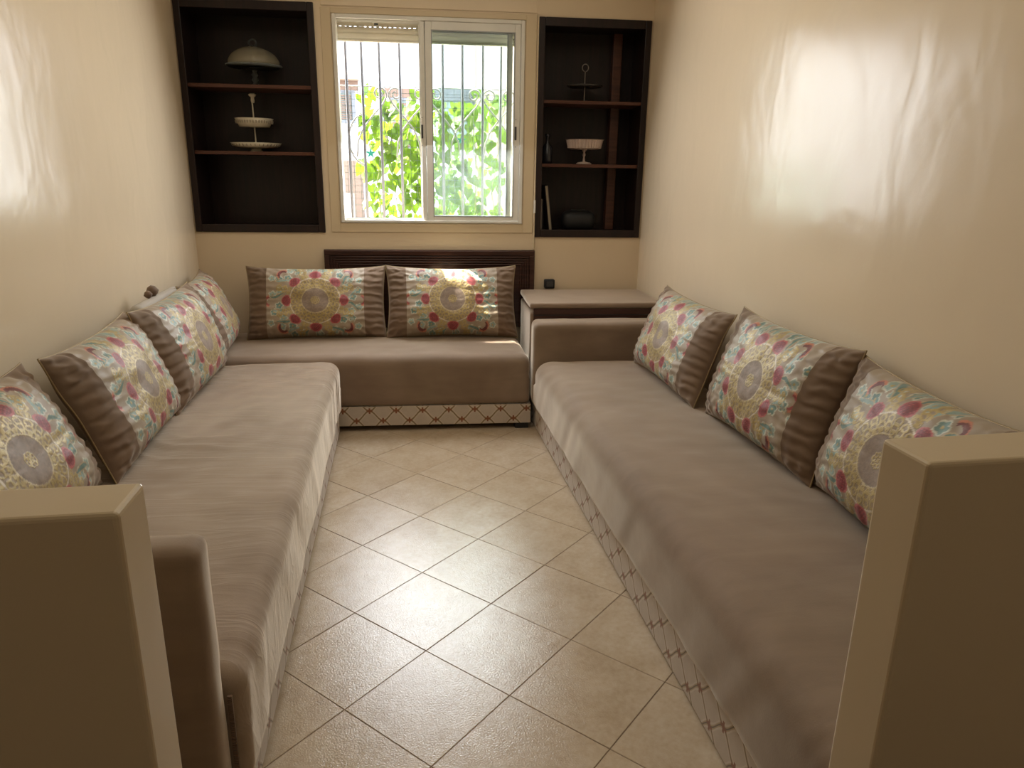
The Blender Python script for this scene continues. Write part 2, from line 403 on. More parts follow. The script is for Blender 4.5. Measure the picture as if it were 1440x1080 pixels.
# iron grille outside
gr = thing('window_grille', 'grey vertical iron bars of the grille outside the window', 'grille')
for x in (-.530, -.432, -.322, -.195, -.06, .078, .204, .335, .452):
    bm = BM(); tube(bm, [(x, 5.05, .98), (x, 5.05, 2.50)], .0088, 8); smooth(obj('bar', bm, BAR, gr))
for z in (1.0, 2.48):
    bm = BM(); box(bm, -.75, .75, 5.043, 5.057, z-.012, z+.012, .002); obj('rail', bm, BAR, gr)
# wrought scroll railing behind the bars
rl = thing('scroll_railing', 'pale wrought iron railing with heart-shaped scrolls among the vine', 'railing')
def spiral(cx, cz, r0, a0, turns, sgn, y=5.13, n=20):
    return [(cx+sgn*r0*(1-.72*t)*math.cos(a0+t*turns*2*math.pi), y, cz+r0*(1-.72*t)*math.sin(a0+t*turns*2*math.pi)) for t in np.linspace(0, 1, n)]
for hx in (-.28, -.02, .335, .56):
    for sg in (-1, 1):
        top = spiral(hx+sg*.052, 1.915, .044, math.pi, -1.25, sg)
        arm = [(hx+sg*x, 5.13, z) for x, z in ((.21, 1.52), (.20, 1.62), (.165, 1.70), (.10, 1.78), (.035, 1.85), (.008, 1.895))]
        bm = BM(); tube(bm, arm+top, .0055, 6); smooth(obj('scroll', bm, SCROLL, rl))
pts = [(-.43-.11*math.sin(t), 5.13, 1.63-.16*math.cos(t)) for t in np.linspace(0, math.pi, 12)]
bm = BM(); tube(bm, pts, .0055, 6); smooth(obj('scroll', bm, SCROLL, rl))
for z in (1.02, 1.96):
    bm = BM(); tube(bm, [(-.7, 5.14, z), (.72, 5.14, z)], .004, 6); obj('rail', bm, SCROLL, rl)
# netting
nt = BM(); y = 5.17
for i in range(27): x = -.56+i*.042; box(nt, x-.0012, x+.0012, y, y+.0022, 1.0, 1.97)
for i in range(24): z = 1.0+i*.042; box(nt, -.58, .56, y, y+.0022, z-.0012, z+.0012)
tag(obj('wire_netting', nt, MESHW), 'fine square wire netting behind the vine leaves', 'netting', kind='stuff')
# vine
vine = thing('climbing_vine', 'climbing vine with bright green heart-shaped leaves outside the window', 'vine', (0, 5.2, 0))
def leaf_mesh(seed):
    r = random.Random(seed)
    out = [(0, 0), (.20, .16), (.42, .18), (.52, -.02), (.46, -.30), (.26, -.62), (0, -1.0)]
    bm = BM(); fold = r.uniform(.08, .22); cup = r.uniform(-.12, .12)
    C = [bm.verts.new((0, 0, 0)), bm.verts.new((0, -cup*.3, -.35)), bm.verts.new((0, -cup, -.7)), bm.verts.new((0, -cup*1.6, -1))]
    for sg in (-1, 1):
        R = [bm.verts.new((sg*x*r.uniform(.92, 1.06), fold*x-cup*max(0, -z), z)) for x, z in out[1:-1]]
        for f in ((C[0], R[0], R[1]), (C[0], R[1], R[2]), (C[0], R[2], C[1]), (C[1], R[2], R[3]), (C[1], R[3], C[2]), (C[2], R[3], R[4]), (C[2], R[4], C[3])):
            bm.faces.new(f if sg > 0 else f[::-1])
    me = bpy.data.meshes.new('leaf'); bm.to_mesh(me); bm.free(); me.materials.append(LEAF); return me
LM = [leaf_mesh(k) for k in range(7)]
spots = []
rr = random.Random(11)
nx, nz = 18, 17
for i in range(nx):
    for j in range(nz):
        x = -.455+i*.0545+rr.uniform(-.026, .026); z = 1.06+j*.0535+rr.uniform(-.024, .024)
        dens = .97
        if z > 1.86: dens = .62
        if x < -.43: dens = .45
        if x > .36: dens = .50
        if x > .26 and 1.25 < z < 1.62: dens = .5
        if x < -.2 and 1.20 < z < 1.30: dens = .35
        if z < 1.2 and x > -.1: dens = .8
        if rr.random() < dens*.97: spots.append((x, z))
spots = spots[:298]
for x, z in spots:
    sc_ = rr.uniform(.062, .092)
    o = obj('leaf', LM[rr.randrange(7)], None, vine, (x, rr.uniform(-.02, .13), z+.03))
    o.scale = (sc_, sc_, sc_); o.rotation_euler = (rr.uniform(-.7, .25), rr.uniform(-.6, .6), rr.uniform(-.7, .7))
st = BM()
for k in range(11):
    x = -.42+k*.085; z = 1.0; p = []
    while z < 1.9: p.append((x, rr.uniform(0, .03), z)); z += .07; x += rr.uniform(-.03, .03)
    tube(st, p, .0028, 5)
obj('stem', st, STEM, vine)
# more leaves below the sill and at the edges, too many to single out
bm = BM()
for k in range(190):
    x = rr.uniform(-.55, .58) if k < 120 else rr.uniform(-.42, .42); z = rr.uniform(.9, 1.08) if k < 120 else rr.uniform(1.1, 1.85); s_ = rr.uniform(.04, .075)
    m4 = Matrix.Translation((x, rr.uniform(.05, .16), z)) @ Matrix.Rotation(rr.uniform(-.8, .8), 4, 'Z') @ Matrix.Rotation(rr.uniform(-.8, .3), 4, 'X') @ Matrix.Scale(s_, 4)
    n0 = len(bm.verts); bm.from_mesh(LM[k % 7]); bm.verts.ensure_lookup_table()
    for vtx in bm.verts[n0:]: vtx.co = m4 @ vtx.co
o = obj('small_leaves', bm, LEAF, vine); o['kind'] = 'stuff'
def clip(x, z, label):
    bm = BM()
    for a in range(5):
        t = a*2*math.pi/5+.3
        tube(bm, [(x, 5.16, z), (x+.028*math.cos(t), 5.155, z+.028*math.sin(t))], [.010, .004], 6)
    lathe(bm, [(0, -.008), (.010, -.004), (.010, .004), (0, .008)], 10, (x, 5.158, z))
    return tag(obj('plastic_clip', bm, TEAL), label, 'clip')
clip(-.405, 1.545, 'teal plastic star clip on the left edge of the netting')
clip(.20, 1.64, 'teal plastic clip among the leaves behind the right sash')

# ------------------------------------------------------------------ outdoors: yard and the opposite house
YARD = simple('pale_yard_plaster', (.40, .36, .33), .85)
HOUSE = simple('whitewashed_facade', (.50, .52, .56), .85)
PINKW = simple('pinkish_plaster', (.34, .26, .20), .85)
BROWN = simple('brown_shutter_paint', (.12, .075, .055), .7)
GREYF = simple('grey_window_frame', (.10, .11, .13), .6)
PALE = simple('pale_curtain', (.16, .21, .21), .7)
SIGN = simple('pale_blue_panel', (.35, .52, .70), .6)
REDP = simple('red_clay', (.60, .10, .06), .6)
BRICK = simple('brick_brown', (.17, .12, .09), .8)
yd = BM(); box(yd, -9, 9, 4.97, 11, -.5, -.12); struct('yard_ground', yd, YARD)
hb = thing('apartment_house', 'whitewashed apartment house across the yard with small windows', 'building', (0, 11, 0))
bm = BM(); box(bm, -8, 8, 0, 3, -.5, 5.6); obj('facade', bm, HOUSE, hb)
bm = BM(); box(bm, .62, 1.9, -.35, -.001, -.5, 5.6, .01); obj('pier', bm, PINKW, hb)
bm = BM(); box(bm, -3.2, -.98, -.25, -.001, 2.6, 3.16, .01); obj('balcony_front', bm, PINKW, hb)
bm = BM(); box(bm, -3.2, -.98, -.25, -.001, -.5, 1.55, .01); obj('low_wall', bm, BRICK, hb)
def hwin(x0, x1, z0, z1, head, slats):
    bm = BM(); box(bm, x0-.05, x1+.05, -.06, -.002, z1, z1+.12, .005); f = obj('window', bm, BROWN if head else GREYF, hb)
    bm = BM(); frame(bm, x0, x1, z0, z1, -.05, -.002, .04, .04, .04, .04, 0); obj('window_frame', bm, GREYF, f)
    bm = BM(); box(bm, x0+.04, x1-.04, -.02, -.002, z0+.04, z1-.04); obj('pane', bm, PALE, f)
    bm = BM(); n = 12
    for k in range(n):
        z = z0+.05+(z1-z0-.1)*k/n; box(bm, x0+.045, x1-.045, -.035, -.021, z, z+(z1-z0-.1)/n*.6)
    if slats: obj('louvre', bm, BROWN, f)
    else: bm.free()
hwin(-1.42, -1.05, 2.05, 2.48, True, True); hwin(-.70, -.27, 1.7, 2.40, True, True); hwin(.10, .62, 1.8, 2.42, False, False)
hwin(-1.30, -1.02, 3.0, 3.10, False, False)
bm = BM(); tube(bm, [(-.60, -.03, 3.3), (-.60, -.03, .2)], .03, 8); tube(bm, [(-.93, -.03, 3.2), (-.67, -.03, 2.5)], .012, 6); obj('drain_pipe', bm, HOUSE, hb)
bm = BM(); lathe(bm, [(0, -.06), (.07, -.06), (.09, 0), (.07, .06), (0, .06)], 14, (.93, -.42, 2.35)); obj('wall_lamp', bm, GREYF, hb)
bm = BM(); lathe(bm, [(0, 0), (.07, 0), (.10, .13), (.085, .13), (.06, .02), (0, .02)], 16, (-1.22, 9.2, 1.15)); tag(obj('flower_pot', bm, REDP), 'small red pot standing low across the yard at left', 'pot')
bm = BM(); box(bm, -2.4, -.95, 9.05, 9.35, -.12, 1.15, .01); tag(obj('yard_wall', bm, YARD), 'low pale masonry block under the red pot in the yard', 'wall')
# unseen overhang added above the window, sized to limit the sun
struct('trim_4', box(BM(), -2.6, 2.6, 4.951, 5.08, 2.62, 2.76), HOUSE)

# ------------------------------------------------------------------ niches with shelves
def niche(name, X, Z, label, shelves, yd=.33, fr=.036, ftop=.05):
    t = thing(name, label, 'shelf cabinet', (0, YB, 0))
    x0, x1, z0, z1 = X[0]+.002, X[1]-.002, Z[0]+.002, Z[1]-.002
    for nm, a in (('side_panel', (x0, x0+.018, .001, yd, z0, z1)), ('side_panel', (x1-.018, x1, .001, yd, z0, z1)), ('back_panel', (x0+.018, x1-.018, yd-.012, yd, z0, z1)),
              ('bottom_panel', (x0+.018, x1-.018, .001, yd-.012, z0, z0+.018)), ('top_panel', (x0+.018, x1-.018, .001, yd-.012, z1-.018, z1))):
        bm = BM(); box(bm, *a); obj(nm, bm, WOOD, t)
    bm = BM()
    q = lambda a, b, c, d: box(bm, a, b, -.014, .0005, c, d, .004)
    e = .012
    q(X[0]-.003, X[0]+fr, Z[0]-e, Z[1]+e); q(X[1]-fr, X[1]+.003, Z[0]-e, Z[1]+e)
    q(X[0]+fr, X[1]-fr, Z[0]-e, Z[0]+fr); q(X[0]+fr, X[1]-fr, Z[1]-ftop+e, Z[1]+e)
    obj('frame', bm, WOOD, t)
    for z in shelves:
        bm = BM(); box(bm, x0+.0185, x1-.0185, .012, yd-.013, z-.010, z+.010, .002); obj('shelf', bm, WOODS, t)
    return t
niche('niche_cabinet', CLX, CLZ, 'dark wooden wall niche left of the window holding the white tiered stand', (1.527, 1.905))
nr = niche('niche_cabinet', CRX, CRZ, 'dark wooden wall niche right of the window holding the fluted bowl', (1.484, 1.862))
bm = BM(); box(bm, 1.175, 1.232, .25, .316, 1.07, 2.30, .003); obj('reflection_strip', bm, WOODS, nr)  # added brown strip standing for the reflection on the inner side

# ---- things on the shelves
def dome():
    t = thing('cake_stand', 'glass-domed cake stand on the top shelf of the left niche', 'cake stand', (-1.06, 4.90, 1.915))
    st_ = BM(); lathe(st_, [(0, 0), (.055, 0), (.052, .006), (.016, .014), (.012, .025), (.020, .040), (.012, .052), (.020, .066), (.011, .080), (.016, .098), (.06, .106), (.0, .106)], 28)
    smooth(obj('stem', st_, CRYSTAL, t))
    pl = BM(); lathe(pl, [(0, .106), (.15, .108), (.165, .116), (.165, .120), (.15, .114), (0, .112)], 40); smooth(obj('plate', pl, CRYSTAL, t))
    d = BM(); R = .155
    prof = [(R*math.cos(a), .121+.105*math.sin(a)) for a in np.linspace(0, math.pi/2-.05, 12)]
    prof = [(R+.004, .119)]+prof+[(0, .2255)]
    lathe(d, prof, 40); smooth(obj('glass_dome', d, simple('smoked_dome_glass', (.20, .18, .13), .12), t))
    k = BM(); tube(k, [(.0+.022*math.sin(a)*(1 if a < math.pi else 1), 0, .226+.030*(1-math.cos(a))/2*1.3) for a in np.linspace(0, 2*math.pi, 16)][:-1], .005, 6, closed=True)
    lathe(k, [(0, 0), (.012, 0), (.008, .008), (0, .008)], 12, (0, 0, .224)); smooth(obj('knob', k, CRYSTAL, t))
dome()
def tiered():
    t = thing('tiered_stand', 'white two-tier porcelain serving stand in the left niche', 'serving stand', (-1.085, 4.90, 1.537))
    b = BM(); lathe(b, [(0, 0), (.045, 0), (.03, .010), (.03, .022), (.12, .030), (.150, .052), (.154, .052), (.125, .026), (.03, .018), (0, .018)], 44); smooth(obj('lower_plate', b, PORC, t))
    u = BM(); z0 = .150
    lathe(u, [(0, z0), (.085, z0), (.110, z0+.045), (.115, z0+.045), (.090, z0-.004), (0, z0-.004)], 44); up_ = smooth(obj('upper_bowl', u, PORC, t))
    h = BM()
    for i in range(40):
        a = 2*math.pi*i/40; r = .107
        c = Vector((r*math.cos(a), r*math.sin(a), z0+.024)); tube(h, [c-Vector((0, 0, .008)), c+Vector((.004*math.cos(a), .004*math.sin(a), .008))], .0028, 5)
    obj('pierced_rim', h, simple('rim_hole_shade', (.26, .22, .16), .4), up_)  # darker pegs stand for the shade in the rim's piercings
    h = BM()
    for i in range(36):
        a = 2*math.pi*i/36; r = .140
        c = Vector((r*math.cos(a), r*math.sin(a), .038)); tube(h, [c-Vector((.004*math.cos(a), .004*math.sin(a), .005)), c+Vector((.006*math.cos(a), .006*math.sin(a), .006))], .0028, 5)
    obj('pierced_rim', h, simple('rim_hole_shade', (.26, .22, .16), .4), t)  # same painted shade for the lower rim's piercings
    rd = BM(); tube(rd, [(0, 0, .018), (-.004, 0, .30)], .0045, 8); obj('rod', rd, PORC, t)
    f = BM(); lathe(f, [(0, .285), (.009, .285), (.012, .300), (.010, .318), (.020, .325), (.024, .334), (.014, .340), (0, .341)], 20); smooth(obj('finial', f, PORC, t))
tiered()
def wirestand():
    t = thing('wire_cake_stand', 'thin wire cake stand with a ring handle in the right niche', 'cake stand', (.975, 4.90, 1.872))
    b = BM(); tube(b, [(0, 0, .002), (0, 0, .185)], .0028, 6); tube(b, [(.020*math.sin(a), 0, .207-.022*math.cos(a)) for a in np.linspace(.25, 2*math.pi-.25, 18)], .0028, 6); obj('ring_handle', b, WIRE, t)
    p = BM(); lathe(p, [(0, .092), (.10, .094), (.115, .102), (.117, .100), (.102, .090), (0, .088)], 36); smooth(obj('plate', p, simple('smoked_plate', (.05, .045, .04), .2), t))
    f = BM(); lathe(f, [(0, 0), (.045, 0), (.04, .006), (.006, .010), (0, .010)], 24); smooth(obj('foot', f, simple('smoked_plate', (.05, .045, .04), .2), t))
wirestand()
def bowl():
    t = thing('fluted_bowl', 'pinkish white fluted bowl on a slim pedestal in the right niche', 'bowl', (.985, 4.88, 1.494))
    n = 72; bm = BM(); prof = [(.0, .095), (.085, .092), (.105, .100), (.116, .150), (.122, .153), (.112, .150), (.100, .104), (0, .100)]
    rings = []
    for k, (r, z) in enumerate(prof):
        if r == 0: rings.append([bm.verts.new((0, 0, z))]); continue
        fl = .0035 if 2 <= k <= 5 else 0
        rings.append([bm.verts.new(((r+fl*math.cos(i*math.pi))*math.cos(2*math.pi*i/n), (r+fl*math.cos(i*math.pi))*math.sin(2*math.pi*i/n), z)) for i in range(n)])
    for a, b in zip(rings, rings[1:]):
        for i in range(n):
            j = (i+1) % n
            if len(a) == 1: bm.faces.new((a[0], b[j], b[i]))
            elif len(b) == 1: bm.faces.new((a[i], a[j], b[0]))
            else: bm.faces.new((a[i], a[j], b[j], b[i]))
    bmesh.ops.recalc_face_normals(bm, faces=bm.faces); obj('basin', bm, PORCR, t)
    s_ = BM(); lathe(s_, [(0, 0), (.048, 0), (.050, .006), (.040, .012), (.008, .018), (.006, .045), (.011, .060), (.006, .075), (.02, .095), (0, .095)], 24); smooth(obj('pedestal', s_, PORCR, t))
bowl()
bm = BM(); lathe(bm, [(0, 0), (.032, 0), (.034, .02), (.034, .10), (.013, .13), (.012, .165), (.016, .170), (.016, .185), (0, .186)], 24)
tag(smooth(obj('bottle', bm, simple('black_bottle', (.02, .02, .025), .2), None, (.745, 4.90, 1.494))), 'dark bottle at the left end of the right niche middle shelf', 'bottle')
def book(loc, w, h, d, lean, lab, cov, pg):
    t = thing('book', lab, 'book', loc); t.rotation_euler = (0, lean, 0)
    bm = BM(); box(bm, 0, .0025, 0, d, 0, h); box(bm, w-.0025, w, 0, d, 0, h); box(bm, .0025, w-.0025, d-.003, d, 0, h); obj('cover', bm, cov, t)
    bm = BM(); box(bm, .003, w-.003, .004, d-.004, .004, h-.004); obj('pages', bm, pg, t)
PG = simple('yellowed_paper', (.30, .25, .17), .8)
zb = CRZ[0]+.0215
book((.697, 4.80, zb), .014, .205, .15, 0, 'thin book upright against the left side of the right niche floor', simple('dark_cover', (.06, .05, .05), .6), simple('grey_paper', (.24, .20, .16), .8))
book((.757, 4.80, zb), .020, .29, .20, rad(-7), 'taller leaning book on the right niche floor with a cream edge', simple('dark_cover', (.06, .05, .05), .6), PG)
def radio():
    t = thing('black_case', 'rounded black case lying at the bottom of the right niche', 'case', (.968, 4.92, zb))
    bm = BM(); box(bm, -.115, .115, -.07, .07, 0, .125, .05, 6); smooth(obj('body', bm, BLACK, t))
    bm = BM(); tube(bm, [(-.05, 0, .118), (-.045, 0, .130), (.045, 0, .130), (.05, 0, .118)], .005, 8); obj('handle', bm, BLACK, t)
radio()

# ------------------------------------------------------------------ soft furniture
def lerp2(q, u, v):
    """bilinear map; q corners: (u0v0),(u1v0),(u1v1),(u0v1)"""
    q = np.array(q, float); u = u[:, None]; v = v[:, None]
    return (q[0]*(1-u)+q[1]*u)*(1-v)+(q[3]*(1-u)+q[2]*u)*v
def softbox(name, q, z0, z1, r, mat, parent, crown=.012, res=.02, seed=1, lump=.004, rb=.03, pleat=0, crease=0):
    """rounded upholstered block over the footprint q"""
    Lx = math.dist(q[0], q[1]); Ly = math.dist(q[0], q[3]); H = z1-z0
    bm = BM()
    nx, ny, nz = max(4, int(Lx/res)), max(4, int(Ly/res)), max(4, int(H/res))
    half = np.array([Lx/2, Ly/2, H/2])
    V = []; Fq = []
    def side(a, b, c, sg, na, nb):
        base = sum(len(x) for x in V)
        A, B = np.meshgrid(np.linspace(-1, 1, na+1), np.linspace(-1, 1, nb+1), indexing='ij')
        # denser sampling near the edges so the rounding is smooth
        w = lambda t: np.sign(t)*(1-(1-np.abs(t))**1.35)
        A, B = w(A), w(B)
        P = np.zeros((A.size, 3)); P[:, a] = A.ravel()*half[a]; P[:, b] = B.ravel()*half[b]; P[:, c] = sg*half[c]
        I = np.arange(A.size).reshape(A.shape)+base
        f = np.stack([I[:-1, :-1], I[1:, :-1], I[1:, 1:], I[:-1, 1:]], -1).reshape(-1, 4)
        flip = (sg < 0) ^ ((a, b, c) in ((0, 2, 1),))
        V.append(P); Fq.append(f[:, ::-1] if flip else f)
    side(0, 1, 2, 1, nx, ny); side(0, 1, 2, -1, nx, ny); side(0, 2, 1, 1, nx, nz); side(0, 2, 1, -1, nx, nz); side(1, 2, 0, 1, ny, nz); side(1, 2, 0, -1, ny, nz)
    P = np.concatenate(V); Fq = np.concatenate(Fq)
    R = np.where(P[:, 2] > 0, r, rb); R = R + (r-rb)*0
    inn = np.clip(P, -(half-R[:, None]), half-R[:, None]); d = P-inn; L = np.linalg.norm(d, axis=1, keepdims=True); L[L < 1e-9] = 1
    P2 = inn+d/L*R[:, None]
    topw = np.clip((P2[:, 2]/half[2]), 0, 1)
    X, Y = P2[:, 0]/half[0], P2[:, 1]/half[1]
    P2[:, 2] += crown*topw*(1-X**2)*(1-Y**2)
    n = d/L
    nz_ = (vnoise(P2[:, 0]*5+40, P2[:, 1]*5+P2[:, 2]*6+40, seed)-.5)*2*lump + (vnoise(P2[:, 0]*14+90, P2[:, 1]*14+P2[:, 2]*9+90, seed+1)-.5)*lump
    P2 += n*nz_[:, None]
    if crease:
        w = vnoise(P2[:, 0]*1.6+P2[:, 1]*1.1+30, P2[:, 1]*8.5+vnoise(P2[:, 0]*2.5+9, P2[:, 1]*2.5+9, 77)*4+50, 41)
        m_ = vnoise(P2[:, 0]*2.2+70, P2[:, 1]*2.0+70, 43)
        rg = np.clip(1-np.abs(w-.5)*7, 0, 1)**1.6*np.clip(m_*2-.55, 0, 1)
        P2 += n*(crease*rg)[:, None]
    if pleat:
        end = np.clip(1-(P2[:, 1]+half[1])/.28, 0, 1)**1.5*np.clip((P2[:, 2]/half[2]+.2), 0, 1)
        ph = (P2[:, 0]*.5+P2[:, 1]*1.0)*120+vnoise(P2[:, 0]*8+5, P2[:, 1]*8+5, 9)*5
        P2[:, 2] += end*pleat*np.sin(ph); P2[:, 0] += end*pleat*.5*np.cos(ph)
    uv = lerp2(q, (P2[:, 0]/Lx+.5), (P2[:, 1]/Ly+.5))
    W = np.column_stack([uv, P2[:, 2]+(z0+z1)/2])
    me = np_mesh(name, W, Fq)
    bm.from_mesh(me); bmesh.ops.remove_doubles(bm, verts=bm.verts, dist=2e-4); bmesh.ops.recalc_face_normals(bm, faces=bm.faces)
    o = obj(name, bm, mat, parent); smooth(o); return o
def base_box(q, z0, z1, mat, parent, name='base'):
    """upholstered plinth whose UVs run in metres along each side"""
    bm = quadprism(q, z0, z1); bm.normal_update(); uvl = bm.loops.layers.uv.new('UVMap')
    for f in bm.faces:
        for l in f.loops:
            c = l.vert.co
            if abs(f.normal.z) > .5: l[uvl].uv = (c.x, c.y)
            else:
                t = Vector((-f.normal.y, f.normal.x, 0)); l[uvl].uv = (c.dot(t), c.z-z0)
    return obj(name, bm, mat, parent)
Z0, ZB, ZT = .022, .148, .430
# back sofa
s1 = thing('sofa', 'taupe velvet sofa along the back wall under the window', 'sofa')
qb = [(-1.38, 3.985), (.545, 3.985), (.530, 4.70), (-1.40, 4.70)]
base_box([(-1.38, 3.99), (.55, 3.99), (.545, 4.70), (-1.38, 4.70)], Z0+.012, ZB, OGEE, s1)
softbox('mattress', qb, ZB+.001, ZT+.008, .060, VELVET, s1, .010, .02, 3, .003)
for x, y in ((.50, 4.02), (.50, 4.62), (-1.3, 4.62), (-1.3, 4.02)):
    bm = BM(); box(bm, x-.04, x+.04, y-.03, y+.04, 0, Z0+.012, .004); obj('foot', bm, BLACK, s1)
# left sofa
s2 = thing('sofa', 'long taupe velvet sofa along the left wall with creased seat', 'sofa')
fl = lambda y: -.540+(3.94-y)*.0408
q2 = [(WL(1.36)+.02, 1.335), (fl(1.36)+.026, 1.335), (fl(3.94)+.015, 3.945), (WL(3.94)+.02, 3.945)]
base_box([(WL(1.2)+.04, 1.20), (fl(1.2), 1.20), (fl(3.94), 3.935), (WL(3.9)+.04, 3.935)], Z0, ZB, OGEE, s2)
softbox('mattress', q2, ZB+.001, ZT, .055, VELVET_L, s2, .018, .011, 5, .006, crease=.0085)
ym0, ym1 = 1.256, 1.352
softbox('armrest', [(WL(1.3)+.03, ym0-.03), (-.446, ym0), (-.450, ym1), (WL(1.3)+.03, ym1-.03)], ZB+.002, .762, .026, VELVET, s2, .004, .018, 8, .002)
for x, y in ((-.52, 1.27), (-1.25, 1.27), (-.60, 3.86), (-1.3, 3.86)):
    bm = BM(); box(bm, x-.03, x+.03, y-.03, y+.03, 0, Z0, .003); obj('foot', bm, BLACK, s2)
# zip edging at the mattress end
bm = BM()
for k in range(46):
    z = .165+k*.0048; box(bm, -.444, -.434, 1.3285, 1.3345, z, z+.003)
obj('zip_edging', bm, VELVET_D, s2)['kind'] = 'stuff'
# right sofa
s3 = thing('sofa', 'long taupe velvet sofa along the right wall with smooth seat', 'sofa')
fr_ = lambda y: .572+(3.948-y)*.0580
q3 = [(fr_(.95)-.020, .955), (WR(.95)-.02, .965), (WR(3.94)-.02, 3.950), (fr_(3.94)-.018, 3.950)]
base_box([(fr_(.96), .965), (WR(.96)-.04, .975), (WR(3.94)-.04, 4.13), (fr_(3.94), 4.13)], Z0-.016, ZB, OGEE, s3)
softbox('mattress', q3, ZB+.001, ZT, .085, VELVET, s3, .014, .018, 12, .004, pleat=.004)
softbox('armrest', [(.553, 3.952), (WR(4)-.03, 3.957), (WR(4)-.03, 4.135), (.560, 4.130)], ZB+.002, .628, .035, VELVET, s3, .004, .018, 15, .002)
for x, y in ((.78, 1.05), (1.38, 1.05), (.64, 4.05), (1.28, 4.05)):
    bm = BM(); box(bm, x-.03, x+.03, y-.03, y+.03, 0, Z0-.016, .002); obj('foot', bm, BLACK, s3)
# corner chest
ch = thing('storage_chest', 'velvet-topped storage chest in the right back corner behind the sofa arm', 'chest')
softbox('body', [(.562, 4.185), (WR(4.2)-.01, 4.185), (WR(4.7)-.01, 4.69), (.566, 4.69)], .03, .650, .010, VELVET, ch, 0, .03, 20, .001, .01)
softbox('lid', [(.558, 4.168), (WR(4.2)-.006, 4.168), (WR(4.7)-.006, 4.695), (.562, 4.695)], .674, .706, .012, VELVET, ch, .002, .02, 21, .001, .008)
bm = quadprism([(.580, 4.160), (WR(4.2)-.01, 4.160), (WR(4.2)-.01, 4.185), (.580, 4.185)], .600, .6735, .003); obj('front_rail', bm, HEADW, ch)
bm = quadprism([(.580, 4.157), (WR(4.2)-.012, 4.157), (WR(4.2)-.012, 4.160), (.580, 4.160)], .636, .640); obj('groove', bm, BLACK, ch)
for x, y in ((.61, 4.22), (1.30, 4.22), (.61, 4.64), (1.30, 4.64)):
    bm = BM(); box(bm, x-.03, x+.03, y-.02, y+.02, 0, .031); obj('foot', bm, BLACK, ch)
bm = BM(); box(bm, .722, .790, 4.700, 4.744, .7085, .768, .008, 3); sk = thing('socket_box', 'small black box standing on the chest against the back wall', 'box')
smooth(obj('casing', bm, BLACK, sk)); bm = BM(); box(bm, .735, .777, 4.697, 4.7005, .722, .756, .002); obj('front_plate', bm, DARKM, sk)
# headboard
hd = thing('headboard', 'dark wooden headboard with reeded border on the back wall', 'headboard', (0, 4.745, 0))
bm = BM(); box(bm, -.685, .656, -.024, -.001, .45, .955, .003); obj('panel', bm, HEADW, hd)
for k, (o_, w) in enumerate(((.004, .030), (.040, .012), (.056, .012), (.072, .012), (.088, .010))):
    a0, a1, zt = -.685+o_, .656-o_, .955-o_
    bm = BM(); p = .036 if k == 0 else .032
    box(bm, a0, a1, -p, -.0235, zt-w, zt, .0035, 2)
    box(bm, a0, a0+w, -p, -.0235, .45, zt-w, .0035, 2); box(bm, a1-w, a1, -p, -.0235, .45, zt-w, .0035, 2)
    obj('moulding', bm, HEADW, hd)

